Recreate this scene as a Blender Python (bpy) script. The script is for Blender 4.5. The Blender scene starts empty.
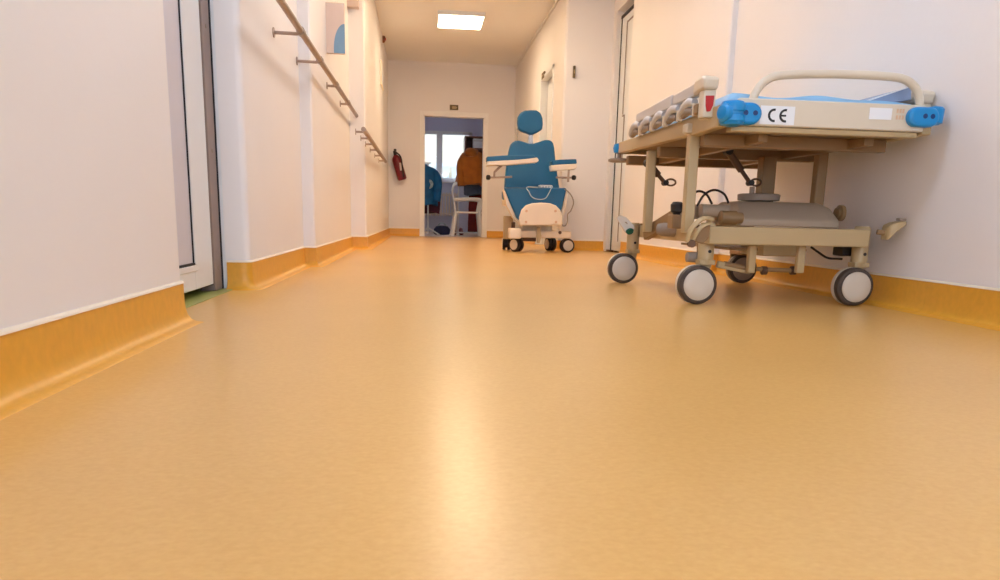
import bpy, bmesh, math, random
from mathutils import Vector, Matrix
random.seed(7)
PI = math.pi
COL = bpy.context.scene.collection

# ------------------------------------------------------------------ camera model
F, PPX, PPY, HC = 730.0, 500.0, 360.0, 0.35          # focal (px), principal point, eye height
def _ray(x, y): return Vector((x - PPX, y - PPY, F)).normalized()
_yc = _ray(422, 215)                                  # direction of the corridor
_dn = _ray(414, 4000); _dn = (_dn - _dn.dot(_yc) * _yc).normalized()
_xc = _dn.cross(_yc)
ROT = Matrix((_xc, _yc, -_dn))
EYE = Vector((0, 0, HC))
def at(px, py, Y=None, X=None, Z=None):
    """the point of the place seen at a pixel, on the plane y=Y, x=X or z=Z"""
    d = ROT @ _ray(px, py)
    a, v = (1, Y) if Y is not None else ((0, X) if X is not None else (2, Z))
    return EYE + d * ((v - EYE[a]) / d[a])

# ------------------------------------------------------------------ materials
MATS = {}
def mat(name, col, rough=.5, metal=0, var=.06, scale=8, bump=0, bscale=60, emit=0, spec=.5, trans=0, coat=0, stretch=None, sheen=0):
    m = bpy.data.materials.new(name); m.use_nodes = True
    nt = m.node_tree; N = nt.nodes; L = nt.links
    b = N['Principled BSDF']
    b.inputs['Roughness'].default_value = rough
    b.inputs['Metallic'].default_value = metal
    b.inputs['Specular IOR Level'].default_value = spec
    b.inputs['Transmission Weight'].default_value = trans
    b.inputs['Coat Weight'].default_value = coat
    b.inputs['Sheen Weight'].default_value = sheen
    tc = N.new('ShaderNodeTexCoord'); mp = N.new('ShaderNodeMapping')
    L.new(tc.outputs['Object'], mp.inputs[0])
    if stretch: mp.inputs['Scale'].default_value = stretch
    nz = N.new('ShaderNodeTexNoise'); nz.inputs['Scale'].default_value = scale; nz.inputs['Detail'].default_value = 4
    L.new(mp.outputs[0], nz.inputs[0])
    rp = N.new('ShaderNodeValToRGB')
    c = [srgb(v) for v in col]
    rp.color_ramp.elements[0].position = .3; rp.color_ramp.elements[1].position = .7
    rp.color_ramp.elements[0].color = (*[max(0, v * (1 - var)) for v in c], 1)
    rp.color_ramp.elements[1].color = (*[min(1, v * (1 + var)) for v in c], 1)
    L.new(nz.outputs[0], rp.inputs[0]); L.new(rp.outputs[0], b.inputs['Base Color'])
    if emit:
        L.new(rp.outputs[0], b.inputs['Emission Color']); b.inputs['Emission Strength'].default_value = emit
    if bump:
        n2 = N.new('ShaderNodeTexNoise'); n2.inputs['Scale'].default_value = bscale; n2.inputs['Detail'].default_value = 3
        L.new(mp.outputs[0], n2.inputs[0])
        bp = N.new('ShaderNodeBump'); bp.inputs['Strength'].default_value = bump; bp.inputs['Distance'].default_value = .01
        L.new(n2.outputs[0], bp.inputs['Height']); L.new(bp.outputs[0], b.inputs['Normal'])
    MATS[name] = m
    return m
def srgb(v):
    v /= 255.
    return v / 12.92 if v <= .04045 else ((v + .055) / 1.055) ** 2.4

M_WALL = mat('wall_paint', (243, 238, 236), .55, var=.012, scale=1.5, bump=.05, bscale=35)
M_BWALL = mat('room_paint', (214, 218, 238), .7, var=.02, scale=2)
M_CEIL = mat('ceiling_paint', (250, 248, 246), .8, var=.01, scale=2)
M_BASE = mat('vinyl_skirting', (232, 168, 56), .38, var=.05, scale=30, stretch=(1.5, 1.5, 1))
M_TRIM = mat('cream_capping', (246, 232, 208), .5, var=.02)
M_GREEN = mat('green_vinyl', (168, 170, 92), .35, var=.06, scale=20)
M_DFLOOR = mat('room_floor', (176, 128, 92), .3, var=.08, scale=6)
M_PVC = mat('white_pvc', (236, 238, 240), .3, var=.01)
M_PANEL = mat('pale_panel', (214, 212, 222), .35, var=.01)
M_JAMB = mat('grey_brown_jamb', (150, 132, 124), .45, var=.05, scale=12)
M_GASK = mat('black_gasket', (22, 20, 30), .6, var=.1)
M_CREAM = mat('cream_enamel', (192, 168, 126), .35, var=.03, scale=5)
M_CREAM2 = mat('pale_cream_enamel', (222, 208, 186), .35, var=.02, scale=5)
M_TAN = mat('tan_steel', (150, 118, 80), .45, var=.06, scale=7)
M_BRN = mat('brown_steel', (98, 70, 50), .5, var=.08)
M_GREY = mat('grey_plastic', (206, 200, 196), .45, var=.03)
M_GREYD = mat('taupe_plastic', (150, 134, 120), .5, var=.05)
M_COVER = mat('actuator_shell', (190, 168, 144), .38, var=.02)
M_BLUE = mat('blue_bumper', (14, 138, 206), .32, var=.05, scale=10)
M_BLUED = mat('deep_blue', (6, 50, 110), .4, var=.05)
M_RED = mat('red_plastic', (190, 24, 24), .35, var=.06)
M_BLACK = mat('black_plastic', (34, 28, 28), .5, var=.1)
M_TYRE = mat('rubber_tyre', (74, 62, 54), .6, var=.08, scale=20)
M_DISC = mat('wheel_cover', (214, 202, 186), .38, var=.02)
M_CHROME = mat('steel_bright', (190, 180, 170), .25, metal=.9, var=.03)
M_RAIL = mat('rail_metal', (170, 150, 138), .4, metal=.15, var=.08, scale=10)
M_MATT = mat('pale_blue_cover', (150, 200, 236), .5, var=.03, scale=5, bump=.2, bscale=10)
M_FLAP = mat('grey_underside', (146, 164, 196), .55, var=.04)
M_STICK = mat('white_sticker', (238, 238, 240), .4, var=.01)
M_INK = mat('black_ink', (26, 26, 30), .5, var=.05)
M_FAINT = mat('faint_print', (222, 184, 150), .5, var=.1, scale=60)
M_TEAL = mat('teal_upholstery', (0, 92, 138), .42, var=.06, scale=6, bump=.08, bscale=40)
M_SHELL = mat('white_shell', (240, 226, 206), .35, var=.02)
M_LIGHTC = mat('neutral_diffuser_glow', (255, 246, 238), .5, var=.0, emit=17)
M_LIGHTK = mat('cool_diffuser_glow', (208, 226, 255), .5, var=.0, emit=17)
M_LIGHTW = mat('warm_diffuser_glow', (255, 228, 190), .5, var=.0, emit=21)
M_EXT = mat('extinguisher_red', (118, 10, 22), .35, var=.08, scale=12)
M_TEALG = mat('green_insert', (10, 100, 88), .4, var=.05)
M_SIGN = mat('olive_sign', (104, 84, 50), .5, var=.12, scale=30)
M_SIGNL = mat('sign_print', (176, 152, 110), .5, var=.1, scale=40)
M_BOARD = mat('beige_board', (222, 198, 184), .5, var=.03)
M_ARCH = mat('blue_arch', (122, 156, 184), .5, var=.08)
M_OCHRE = mat('ochre_cloth', (176, 100, 22), .85, var=.16, scale=9, bump=.5, bscale=14, sheen=.2)
M_JBLUE = mat('blue_jacket_cloth', (10, 96, 150), .7, var=.25, scale=9, bump=.5, bscale=14)
M_JPALE = mat('pale_print', (170, 190, 200), .7, var=.3, scale=25)
M_PURPLE = mat('plum_cloth', (92, 40, 58), .85, var=.2, scale=8, bump=.5, bscale=14)
M_MAROON = mat('maroon_cloth', (112, 30, 32), .85, var=.2, scale=8, bump=.5, bscale=14)
M_SLATE = mat('slate_cloth', (92, 108, 132), .85, var=.2, scale=10, bump=.5, bscale=14)
M_NAVY = mat('navy_cloth', (34, 42, 84), .7, var=.25, scale=10)
M_WOOD = mat('red_brown_wood', (132, 82, 62), .5, var=.12, scale=6, stretch=(1, 1, 8))
M_RADI = mat('radiator_enamel', (228, 216, 206), .35, var=.02)
M_FACADE = mat('facade_plaster', (240, 230, 206), .8, var=.03, scale=1)
M_SLAT = mat('balcony_slats', (226, 236, 240), .6, var=.03)
M_ASPH = mat('outdoor_paving', (150, 148, 146), .9, var=.08)
M_GLASS = mat('window_glass', (250, 252, 255), .02, var=0, trans=1)
M_LEAD = mat('wire_grey', (176, 186, 196), .4, var=.03)

def floor_material():
    m = bpy.data.materials.new('marbled_vinyl'); m.use_nodes = True
    nt = m.node_tree; N = nt.nodes; L = nt.links; b = N['Principled BSDF']
    tc = N.new('ShaderNodeTexCoord')
    def noise(scale, st, det=5):
        mp = N.new('ShaderNodeMapping'); mp.inputs['Scale'].default_value = st
        L.new(tc.outputs['Object'], mp.inputs[0])
        n = N.new('ShaderNodeTexNoise'); n.inputs['Scale'].default_value = scale; n.inputs['Detail'].default_value = det
        L.new(mp.outputs[0], n.inputs[0]); return n
    n1 = noise(95, (1, 1.3, 1)); n2 = noise(1.3, (1, 1, 1), 3)
    r1 = N.new('ShaderNodeValToRGB'); e = r1.color_ramp.elements
    e[0].position = .28; e[1].position = .74
    e[0].color = (*[srgb(v) for v in (230, 176, 94)], 1); e[1].color = (*[srgb(v) for v in (238, 189, 108)], 1)
    L.new(n1.outputs[0], r1.inputs[0])
    r2 = N.new('ShaderNodeValToRGB'); e = r2.color_ramp.elements
    e[0].position = .3; e[1].position = .75
    e[0].color = (.93, .91, .88, 1); e[1].color = (1.0, 1.0, 1.0, 1)
    L.new(n2.outputs[0], r2.inputs[0])
    mx = N.new('ShaderNodeMixRGB'); mx.blend_type = 'MULTIPLY'; mx.inputs[0].default_value = 1
    L.new(r1.outputs[0], mx.inputs[1]); L.new(r2.outputs[0], mx.inputs[2])
    L.new(mx.outputs[0], b.inputs['Base Color'])
    b.inputs['Roughness'].default_value = .4
    b.inputs['Coat Weight'].default_value = .42; b.inputs['Coat Roughness'].default_value = .215
    n3 = noise(1.1, (1.6, 3.5, 1), 2)
    bp = N.new('ShaderNodeBump'); bp.inputs['Strength'].default_value = .02; bp.inputs['Distance'].default_value = .02
    L.new(n3.outputs[0], bp.inputs['Height']); L.new(bp.outputs[0], b.inputs['Coat Normal'])
    b.inputs['Specular IOR Level'].default_value = .5
    return m
M_FLOOR = floor_material()

# ------------------------------------------------------------------ mesh builder
class MB:
    def __init__(s): s.bm = bmesh.new()
    def box(s, lo, hi, M=None):
        vs = [s.bm.verts.new((x, y, z)) for x in (lo[0], hi[0]) for y in (lo[1], hi[1]) for z in (lo[2], hi[2])]
        for f in ((0, 1, 3, 2), (4, 6, 7, 5), (0, 4, 5, 1), (2, 3, 7, 6), (0, 2, 6, 4), (1, 5, 7, 3)):
            s.bm.faces.new([vs[i] for i in f])
        if M is not None:
            for v in vs: v.co = M @ v.co
        return s
    def cbox(s, c, size, M=None):
        h = [k / 2 for k in size]
        return s.box([c[i] - h[i] for i in range(3)], [c[i] + h[i] for i in range(3)], M)
    def prism(s, pts, off):
        off = Vector(off); a = [s.bm.verts.new(p) for p in pts]; b = [s.bm.verts.new(Vector(p) + off) for p in pts]
        n = len(a)
        s.bm.faces.new(a); s.bm.faces.new(b[::-1])
        for i in range(n): s.bm.faces.new((a[i], b[i], b[(i + 1) % n], a[(i + 1) % n]))
        return s
    def loft(s, rings, cap=True, close=True):
        R = [[s.bm.verts.new(p) for p in r] for r in rings]
        n = len(R[0])
        for a, b in zip(R, R[1:]):
            for i in range(n if close else n - 1):
                s.bm.faces.new((a[i], a[(i + 1) % n], b[(i + 1) % n], b[i]))
        if cap and close: s.bm.faces.new(R[0][::-1]); s.bm.faces.new(R[-1])
        return s
    def tube(s, path, r, seg=12, flat=1.0):
        path = [Vector(p) for p in path]; rs = r if isinstance(r, (list, tuple)) else [r] * len(path)
        t0 = (path[1] - path[0]).normalized()
        u = t0.orthogonal().normalized(); rings = []
        for i, p in enumerate(path):
            a = path[max(i - 1, 0)]; b = path[min(i + 1, len(path) - 1)]
            t = (b - a).normalized(); u = (u - u.dot(t) * t).normalized(); w = t.cross(u)
            rings.append([p + u * math.cos(k * 2 * PI / seg) * rs[i] + w * math.sin(k * 2 * PI / seg) * rs[i] * flat for k in range(seg)])
        return s.loft(rings)
    def lathe(s, c, axis, prof, seg=32):
        """prof: (distance along axis, radius)"""
        c = Vector(c); ax = Vector(axis).normalized(); u = ax.orthogonal().normalized(); w = ax.cross(u)
        return s.loft([[c + ax * d + (u * math.cos(k * 2 * PI / seg) + w * math.sin(k * 2 * PI / seg)) * max(r, 1e-5) for k in range(seg)] for d, r in prof])
    def bar(s, a, b, w, h, up=(0, 0, 1)):
        a = Vector(a); b = Vector(b); t = (b - a).normalized(); side = t.cross(Vector(up)).normalized(); n = side.cross(t)
        q = [(-w / 2, -h / 2), (w / 2, -h / 2), (w / 2, h / 2), (-w / 2, h / 2)]
        return s.loft([[p + side * x + n * y for x, y in q] for p in (a, b)])
    def build(s, name, m, parent=None, bev=0, sub=0, bseg=2, ang=35):
        bmesh.ops.recalc_face_normals(s.bm, faces=s.bm.faces)
        base = Vector((0, 0, 0))
        if parent is not None: base = world_loc(parent)
        elif s.bm.verts:
            xs = [v.co for v in s.bm.verts]
            base = Vector(((min(c.x for c in xs) + max(c.x for c in xs)) / 2, (min(c.y for c in xs) + max(c.y for c in xs)) / 2, min(c.z for c in xs)))
        me = bpy.data.meshes.new(name)
        if parent is not None:
            pass
        bmesh.ops.translate(s.bm, verts=s.bm.verts, vec=-base)
        s.bm.to_mesh(me); s.bm.free()
        me.materials.append(m)
        o = bpy.data.objects.new(name, me); COL.objects.link(o)
        if parent is not None: o.parent = parent
        else: o.location = base
        for p in me.polygons: p.use_smooth = True
        me.set_sharp_from_angle(angle=math.radians(ang))
        if bev:
            md = o.modifiers.new('bevel', 'BEVEL'); md.width = bev; md.segments = bseg; md.limit_method = 'ANGLE'; md.angle_limit = math.radians(30)
            md.harden_normals = False
        if sub:
            md = o.modifiers.new('subdivision', 'SUBSURF'); md.levels = sub; md.render_levels = sub
        return o
def world_loc(o):
    v = Vector((0, 0, 0))
    while o: v = v + o.location; o = o.parent
    return v
def tag(o, label, cat, group=None):
    o['label'] = label; o['category'] = cat
    if group: o['group'] = group
    return o
def thing(name, label, cat, loc, group=None):
    o = bpy.data.objects.new(name, None); o.empty_display_size = .1; COL.objects.link(o); o.location = loc
    return tag(o, label, cat, group)
def struct(o, label=None):
    o['kind'] = 'structure'
    if label: o['label'] = label
    return o
def arc(c, r, a0, a1, n, ax=(1, 0, 0), ay=(0, 0, 1)):
    c = Vector(c); ax = Vector(ax); ay = Vector(ay)
    return [c + ax * r * math.cos(a0 + (a1 - a0) * i / n) + ay * r * math.sin(a0 + (a1 - a0) * i / n) for i in range(n + 1)]
def smooth_path(pts, n=8):
    """Catmull-Rom through points"""
    P = [Vector(p) for p in pts]; P = [P[0] * 2 - P[1]] + P + [P[-1] * 2 - P[-2]]; out = []
    for i in range(1, len(P) - 2):
        a, b, c, d = P[i - 1:i + 3]
        for k in range(n):
            t = k / n
            out.append(.5 * ((2 * b) + (c - a) * t + (2 * a - 5 * b + 4 * c - d) * t * t + (3 * b - a - 3 * c + d) * t ** 3))
    out.append(P[-2]); return out

# ------------------------------------------------------------------ room shell
ZC = 2.77; YB = 12.5; YR = -4.0; YF = 16.6            # ceiling, back wall, rear wall, far room
Z0, ZT = -.02, ZC + .02
def wallprism(mb, poly, z0=Z0, z1=ZT): mb.prism([(x, y, z0) for x, y in poly], (0, 0, z1 - z0))
struct(MB().box((-1.7, YR - .2, -.12), (2.7, YB + .05, 0)).build('floor', M_FLOOR))
struct(MB().box((-1.7, YR - .2, ZC), (2.7, YB + .15, ZC + .12)).build('ceiling', M_CEIL))
X1, X2, X3 = -.775, -.70, -.55
def rounded(cx, cy, r, a0, a1, n=6): return [(cx + r * math.cos(a0 + (a1 - a0) * i / n), cy + r * math.sin(a0 + (a1 - a0) * i / n)) for i in range(n + 1)]
w = MB()
wallprism(w, [(-1.6, YR), (-.75, YR), (-.75, -2.3), (-1.6, -2.3)]); wallprism(w, [(-1.6, -2.3), (-.75, -2.3), (-.75, -.5), (-1.6, -.5)], Z0, .85); wallprism(w, [(-1.6, -2.3), (-.75, -2.3), (-.75, -.5), (-1.6, -.5)], 2.35, ZT)  # gap added in the unseen stretch for cool side light
wallprism(w, [(-1.6, -.5), (-.75, -.5), (-.75, 2.37)] + rounded(-.77, 2.37, .02, 0, PI / 2)[1:] + [(-1.6, 2.39)])
wallprism(w, [(-1.6, 2.39), (-1.06, 2.39), (-1.06, 3.43), (-1.6, 3.43)])
wallprism(w, [(-1.06, 2.39), (-.8, 2.39), (-.8, 3.43), (-1.06, 3.43)], 2.12)
c1 = rounded(X1 - .03, 3.46, .03, -PI / 2, 0)
wallprism(w, [(-1.6, 3.43)] + c1 + [(X1, 4.98), (X2 - .01, 4.98), (X2, 4.99), (X2, 7.5), (X3 - .012, 7.5), (X3, 7.512), (X3, YB + .2), (-1.6, YB + .2)])
struct(w.build('wall_left', M_WALL))
XR1, XR2, XR3, YS = 2.05, 2.01, 1.52, 8.2
w = MB()
wallprism(w, [(2.6, YR), (XR1, YR), (XR1, 4.93), (XR2 + .008, 4.93), (XR2, 4.94), (XR2, 7.33), (XR2 + .02, 7.35), (2.6, 7.35)])
wallprism(w, [(2.15, 7.35), (2.6, 7.35), (2.6, YS), (2.15, YS)])
wallprism(w, [(2.04, 7.35), (2.15, 7.35), (2.15, 8.08), (2.04, 8.08)], 2.5)
wallprism(w, [(2.04, 8.08), (2.15, 8.08), (2.15, YS), (2.04, YS)])
wallprism(w, [(XR3 + .02, YS)] + [(XR3, YS + .02), (XR3, 8.85), (2.6, 8.85), (2.6, YS)])
wallprism(w, [(1.66, 8.85), (2.6, 8.85), (2.6, 9.75), (1.66, 9.75)])
wallprism(w, [(XR3, 8.85), (1.66, 8.85), (1.66, 9.75), (XR3, 9.75)], 2.08)
wallprism(w, [(XR3, 9.75), (XR3, YB + .2), (2.6, YB + .2), (2.6, 9.75)])
struct(w.build('wall_right', M_WALL))
DX0, DX1, DZ = .013, 1.035, 1.965
w = MB()
w.box((-.9, YB, Z0), (DX0, YB + .14, ZT)); w.box((DX1, YB, Z0), (1.9, YB + .14, ZT)); w.box((DX0, YB, DZ), (DX1, YB + .14, ZT))
struct(w.build('wall_back', M_WALL))
w = MB()                                                # wall behind the camera, with a wide opening added to let cool light in
w.box((-1.6, YR - .15, Z0), (2.6, YR, .7)); w.box((-1.6, YR - .15, 2.4), (2.6, YR, ZT))
w.box((-1.6, YR - .15, .7), (-.6, YR, 2.4)); w.box((1.9, YR - .15, .7), (2.6, YR, 2.4))
struct(w.build('wall_front', M_WALL))
# doorway trim (white lining of the opening)
w = MB()
w.box((DX0, YB - .012, 0), (DX0 + .03, YB + .15, DZ)); w.box((DX1 - .03, YB - .012, 0), (DX1, YB + .15, DZ)); w.box((DX0, YB - .012, DZ - .03), (DX1, YB + .15, DZ))
w.box((DX0 - .05, YB - .014, 0), (DX0 + .001, YB - .001, DZ + .05)); w.box((DX1 - .001, YB - .014, 0), (DX1 + .05, YB - .001, DZ + .05)); w.box((DX0, YB - .014, DZ - .001), (DX1, YB - .001, DZ + .05))
struct(w.build('trim_1', M_CEIL, bev=.003))
# pier head on the left wall and pipe boxing along the right ceiling edge
a = at(340, 6, Y=7.42); b = at(358.5, 6, Y=7.42)
struct(MB().box((a.x, 7.42, a.z), (b.x, 7.6, ZC)).build('trim_2', M_BOARD, bev=.004))
struct(MB().box((XR3 - .022, YS + .02, ZC - .035), (XR3 - .001, YB - .005, ZC - .008)).build('trim_3', M_CEIL, bev=.004))

# coved vinyl skirting
def skirting(name, path, h=.125, flare_end=None):
    prof = [(.0005, h), (.006, h), (.0065, h * .55), (.008, .042), (.013, .024), (.022, .011), (.036, .004), (.055, .0012), (.058, -.004)]
    P = [Vector((x, y)) for x, y in path]
    nrm = []
    for i in range(len(P)):
        def rn(a, b): d = (b - a).normalized(); return Vector((d.y, -d.x))
        if i == 0: n = rn(P[0], P[1])
        elif i == len(P) - 1: n = rn(P[-2], P[-1])
        else:
            n1, n2 = rn(P[i - 1], P[i]), rn(P[i], P[i + 1]); n = n1 + n2
            n = n / max(.35, n.length_squared / 2)
        nrm.append(n)
    rings = []
    for i, (p, n) in enumerate(zip(P, nrm)):
        k = 1.0
        if flare_end and i >= len(P) - len(flare_end): k = flare_end[i - len(P) + len(flare_end)]
        rings.append([Vector((p.x + n.x * o * (k if o > .007 else 1), p.y + n.y * o * (k if o > .007 else 1), z)) for o, z in prof])
    b = MB(); b.loft(rings, close=False)
    o = b.build(name, M_BASE, ang=60); struct(o)
    # pale capping line along the top
    c = MB(); rr = []
    for p, n in zip(P, nrm):
        rr.append([Vector((p.x + n.x * u, p.y + n.y * u, z)) for u, z in ((.0005, h - .001), (.009, h - .001), (.007, h + .004), (.0005, h + .008))])
    c.loft(rr)
    c.build('skirting_cap', M_TRIM, o)
    return o
near = [(-.75, YR + .01), (-.75, 1.2), (-.75, 1.9), (-.75, 2.2), (-.75, 2.28), (-.75, 2.34), (-.75, 2.385)]
skirting('baseboard_left', near, .124, [1, 1, 1, 1.03, 1.1])
cc = [(-.875, 3.43), (-.82, 3.43)] + c1[1:]
skirting('baseboard_left', cc + [(X1, 3.9), (X1, 4.98), (X2, 4.98), (X2, 7.5), (X3, 7.5), (X3, YB), (DX0 - .055, YB)], .122)
skirting('baseboard_right', [(XR2, 7.33), (XR2, 4.93), (XR1, 4.93), (XR1, YR + .01)], .132)
skirting('baseboard_right', [(XR3, 8.83), (XR3, YS), (2.055, YS)][::1], .105)
skirting('baseboard_right', [(DX1 + .055, YB), (XR3, YB), (XR3, 9.77)], .11)
struct(MB().box((-1.05, 2.4, .0005), (-.845, 3.43, .003)).build('floor_threshold', M_GREEN))

# ------------------------------------------------------------------ doors of the corridor
XD = -.90
def dp(px, py): return at(px, py, X=XD)
d = MB()                                                # leaf of the left door: stiles and rails round a panel
yA, yG, yE, yJ = 2.41, dp(195, 265).y, 3.29, 3.425
zg = dp(195, 265).z; zb = .035
d.box((XD - .045, yG, zb), (XD, yE, 2.08)); d.box((XD - .045, yA, zb), (XD, yG + .001, zg)); d.box((XD - .045, yA, 2.0), (XD, yG + .001, 2.08)); d.box((XD - .045, yA, zb), (XD, yA + .1, 2.08))
door1 = struct(d.build('door_1', M_PVC, bev=.004), 'white framed door in the left wall recess')
MB().box((XD - .038, yA + .08, zg - .01), (XD - .006, yG + .01, 2.02)).build('door_panel', M_PANEL, door1)
g = MB(); g.box((XD - .018, yG - .006, zg), (XD - .001, yG, 2.0)); g.box((XD - .018, yA + .1, zg), (XD + .002, yG - .001, zg + .009)); g.build('gasket', M_GASK, door1)
g = MB(); g.box((XD - .02, yG, zg), (XD + .004, yG + .03, 2.0)); g.box((XD - .02, yA + .1, zg - .025), (XD + .004, yG + .03, zg)); g.build('glazing_bead', M_PVC, door1, bev=.003)
j = MB(); j.box((XD - .06, yE + .012, .004), (XD + .004, yJ - .012, 2.12)); jb = j.build('jamb', M_JAMB, door1, bev=.002)
for z in (.10, .6, 1.1): MB().lathe((XD + .004, (yE + yJ) / 2, z), (1, 0, 0), [(0, .009), (.003, .008), (.003, 0)], 12).build('screw', M_GREYD, jb)
g = MB(); g.box((XD - .03, yE + .001, .03), (XD - .004, yE + .011, 2.1)); g.box((XD - .03, yJ - .011, .004), (XD + .008, yJ - .001, 2.12)); g.build('gasket', M_GASK, door1)
j = MB(); j.box((XD - .06, yJ, .002), (XD + .02, yJ + .003, 2.12)); j.build('frame_cover', M_PVC, door1)
# door on the right wall
XE = 2.075
d = MB(); d.box((XE, 7.36, .02), (XE + .04, 8.07, 2.42)); door2 = struct(d.build('door_2', M_PVC, bev=.004), 'white door in the right wall recess behind the bed')
g = MB(); g.box((XE - .008, 7.965, .01), (XE - .001, 7.985, 2.43)); g.box((XE - .012, 7.36, 2.40), (XE - .001, 7.985, 2.43)); g.build('gasket', M_GASK, door2)
g = MB(); g.box((XE - .008, 7.755, 1.42), (XE - .001, 7.768, 2.33)); g.box((XE - .008, 7.36, 2.315), (XE - .001, 7.768, 2.33)); g.box((XE - .008, 7.69, 1.40), (XE - .001, 7.77, 1.412))
g.box((XE - .008, 7.69, .12), (XE - .001, 7.703, 1.40)); g.build('glazing_bead', M_JAMB, door2)
MB().box((XE - .03, 7.86, .004), (XE - .001, 8.07, .018)).build('sill', M_BRN, door2)
d = MB(); d.box((1.60, 8.87, .005), (1.64, 9.73, 2.06)); door3 = struct(d.build('door_3', M_PVC, bev=.004), 'white door in the far right wall behind the chair')
g = MB(); g.box((1.505, 8.83, 0), (1.60, 8.87, 2.1)); g.box((1.505, 9.73, 0), (1.60, 9.77, 2.1)); g.box((1.505, 8.83, 2.06), (1.60, 9.77, 2.1)); g.build('door_frame', M_PVC, door3, bev=.004)
g = MB(); g.tube([(1.60, 8.97, 1.02), (1.555, 8.97, 1.02), (1.555, 9.09, 1.02)], .009); g.build('handle', M_CHROME, door3)

# ------------------------------------------------------------------ room at the end
struct(MB().box((-2.2, YB + .05, -.12), (3.0, YF + .2, -.004)).build('floor', M_DFLOOR))
struct(MB().box((-2.2, YB + .1, ZC - .14), (3.0, YF + .2, ZC)).build('ceiling', M_BWALL))
struct(MB().box((-2.2, YB + .14, Z0), (-1.3, YF + .15, ZT)).build('wall_left', M_BWALL))
struct(MB().box((1.75, YB + .14, Z0), (3.0, YF + .15, ZT)).build('wall_right', M_BWALL))
wa = at(436, 134, Y=YF); WX0, WX1, WZ0, WZ1 = -.75, at(472, 150, Y=YF).x, at(455, 181, Y=YF).z, at(455, 131.5, Y=YF).z
w = MB()
w.box((-1.4, YF, Z0), (1.8, YF + .15, WZ0)); w.box((-1.4, YF, WZ1), (1.8, YF + .15, ZT)); w.box((-1.4, YF, WZ0), (WX0, YF + .15, WZ1)); w.box((WX1, YF, WZ0), (1.8, YF + .15, WZ1))
struct(w.build('wall_back', M_BWALL))
w = MB(); fr = .07
w.box((WX0, YF + .02, WZ0), (WX1, YF + .09, WZ0 + fr)); w.box((WX0, YF + .02, WZ1 - fr), (WX1, YF + .09, WZ1))
w.box((WX0, YF + .02, WZ0), (WX0 + fr, YF + .09, WZ1)); w.box((WX1 - fr, YF + .02, WZ0), (WX1, YF + .09, WZ1))
mx = at(439.5, 150, Y=YF).x
w.box((mx - .065, YF + .015, WZ0), (mx + .065, YF + .09, WZ1))
win = struct(w.build('window_1', M_PVC, bev=.006), 'white framed window of the far room')
MB().box((WX0 + fr, YF + .05, WZ0 + fr), (mx - .065, YF + .056, WZ1 - fr)).build('pane', M_GLASS, win)
MB().box((mx + .065, YF + .05, WZ0 + fr), (WX1 - fr, YF + .056, WZ1 - fr)).build('pane', M_GLASS, win)
MB().box((WX0 - .05, YF - .12, WZ0 - .045), (WX1 + .05, YF + .015, WZ0 - .005)).build('window_sill', M_PVC, win, bev=.006)
# outside
struct(MB().box((-14, YF + .4, -.5), (16, 40, -.3)).build('ground', M_ASPH))
fb = thing('building', 'pale plastered building seen through the far window', 'building', (0, 26, -.3))
f = MB(); f.box((-7, 26, -.3), (8, 30, 5.2)); f.build('facade', M_FACADE, fb)
s = MB()
for k in range(46): s.box((-6.5 + k * .3, 25.4, .5), (-6.5 + k * .3 + .2, 25.45, 2.0))
s.box((-6.6, 25.36, 1.95), (7.4, 25.46, 2.07)); s.box((-6.6, 25.36, .4), (7.4, 26, .5)); s.build('balcony_railing', M_SLAT, fb)
for x in (-2.6, 2.2): MB().box((x, 25.93, .6), (x + 1.2, 25.995, 2.6)).build('window_frame', M_PVC, fb)

# radiator under the window
r0, r1 = at(429, 200, Y=16.4).x - .25, at(459, 200, Y=16.4).x
rz0, rz1 = at(440, 216, Y=16.4).z, at(440, 192.5, Y=16.4).z
rad = thing('radiator', 'white column radiator under the far window', 'radiator', ((r0 + r1) / 2, 16.42, 0))
n = 15
for k in range(n):
    x = r0 + (r1 - r0) * (k + .5) / n
    c = MB(); c.cbox((x, 16.42, (rz0 + rz1) / 2), (.036, .12, rz1 - rz0)); c.build('column', M_RADI, rad, bev=.012)
c = MB(); c.tube([(r0, 16.42, rz0 + .05), (r1, 16.42, rz0 + .05)], .02); c.tube([(r0, 16.42, rz1 - .05), (r1, 16.42, rz1 - .05)], .02); c.build('header_pipe', M_RADI, rad)
c = MB(); c.tube([(r0 + .05, 16.42, rz0 + .05), (r0 + .05, 16.42, -.004)], .015); c.build('pipe', M_RADI, rad); c = MB(); c.tube([(r1 - .05, 16.42, rz0 + .05), (r1 - .05, 16.42, -.004)], .015); c.build('pipe', M_RADI, rad)

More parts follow.
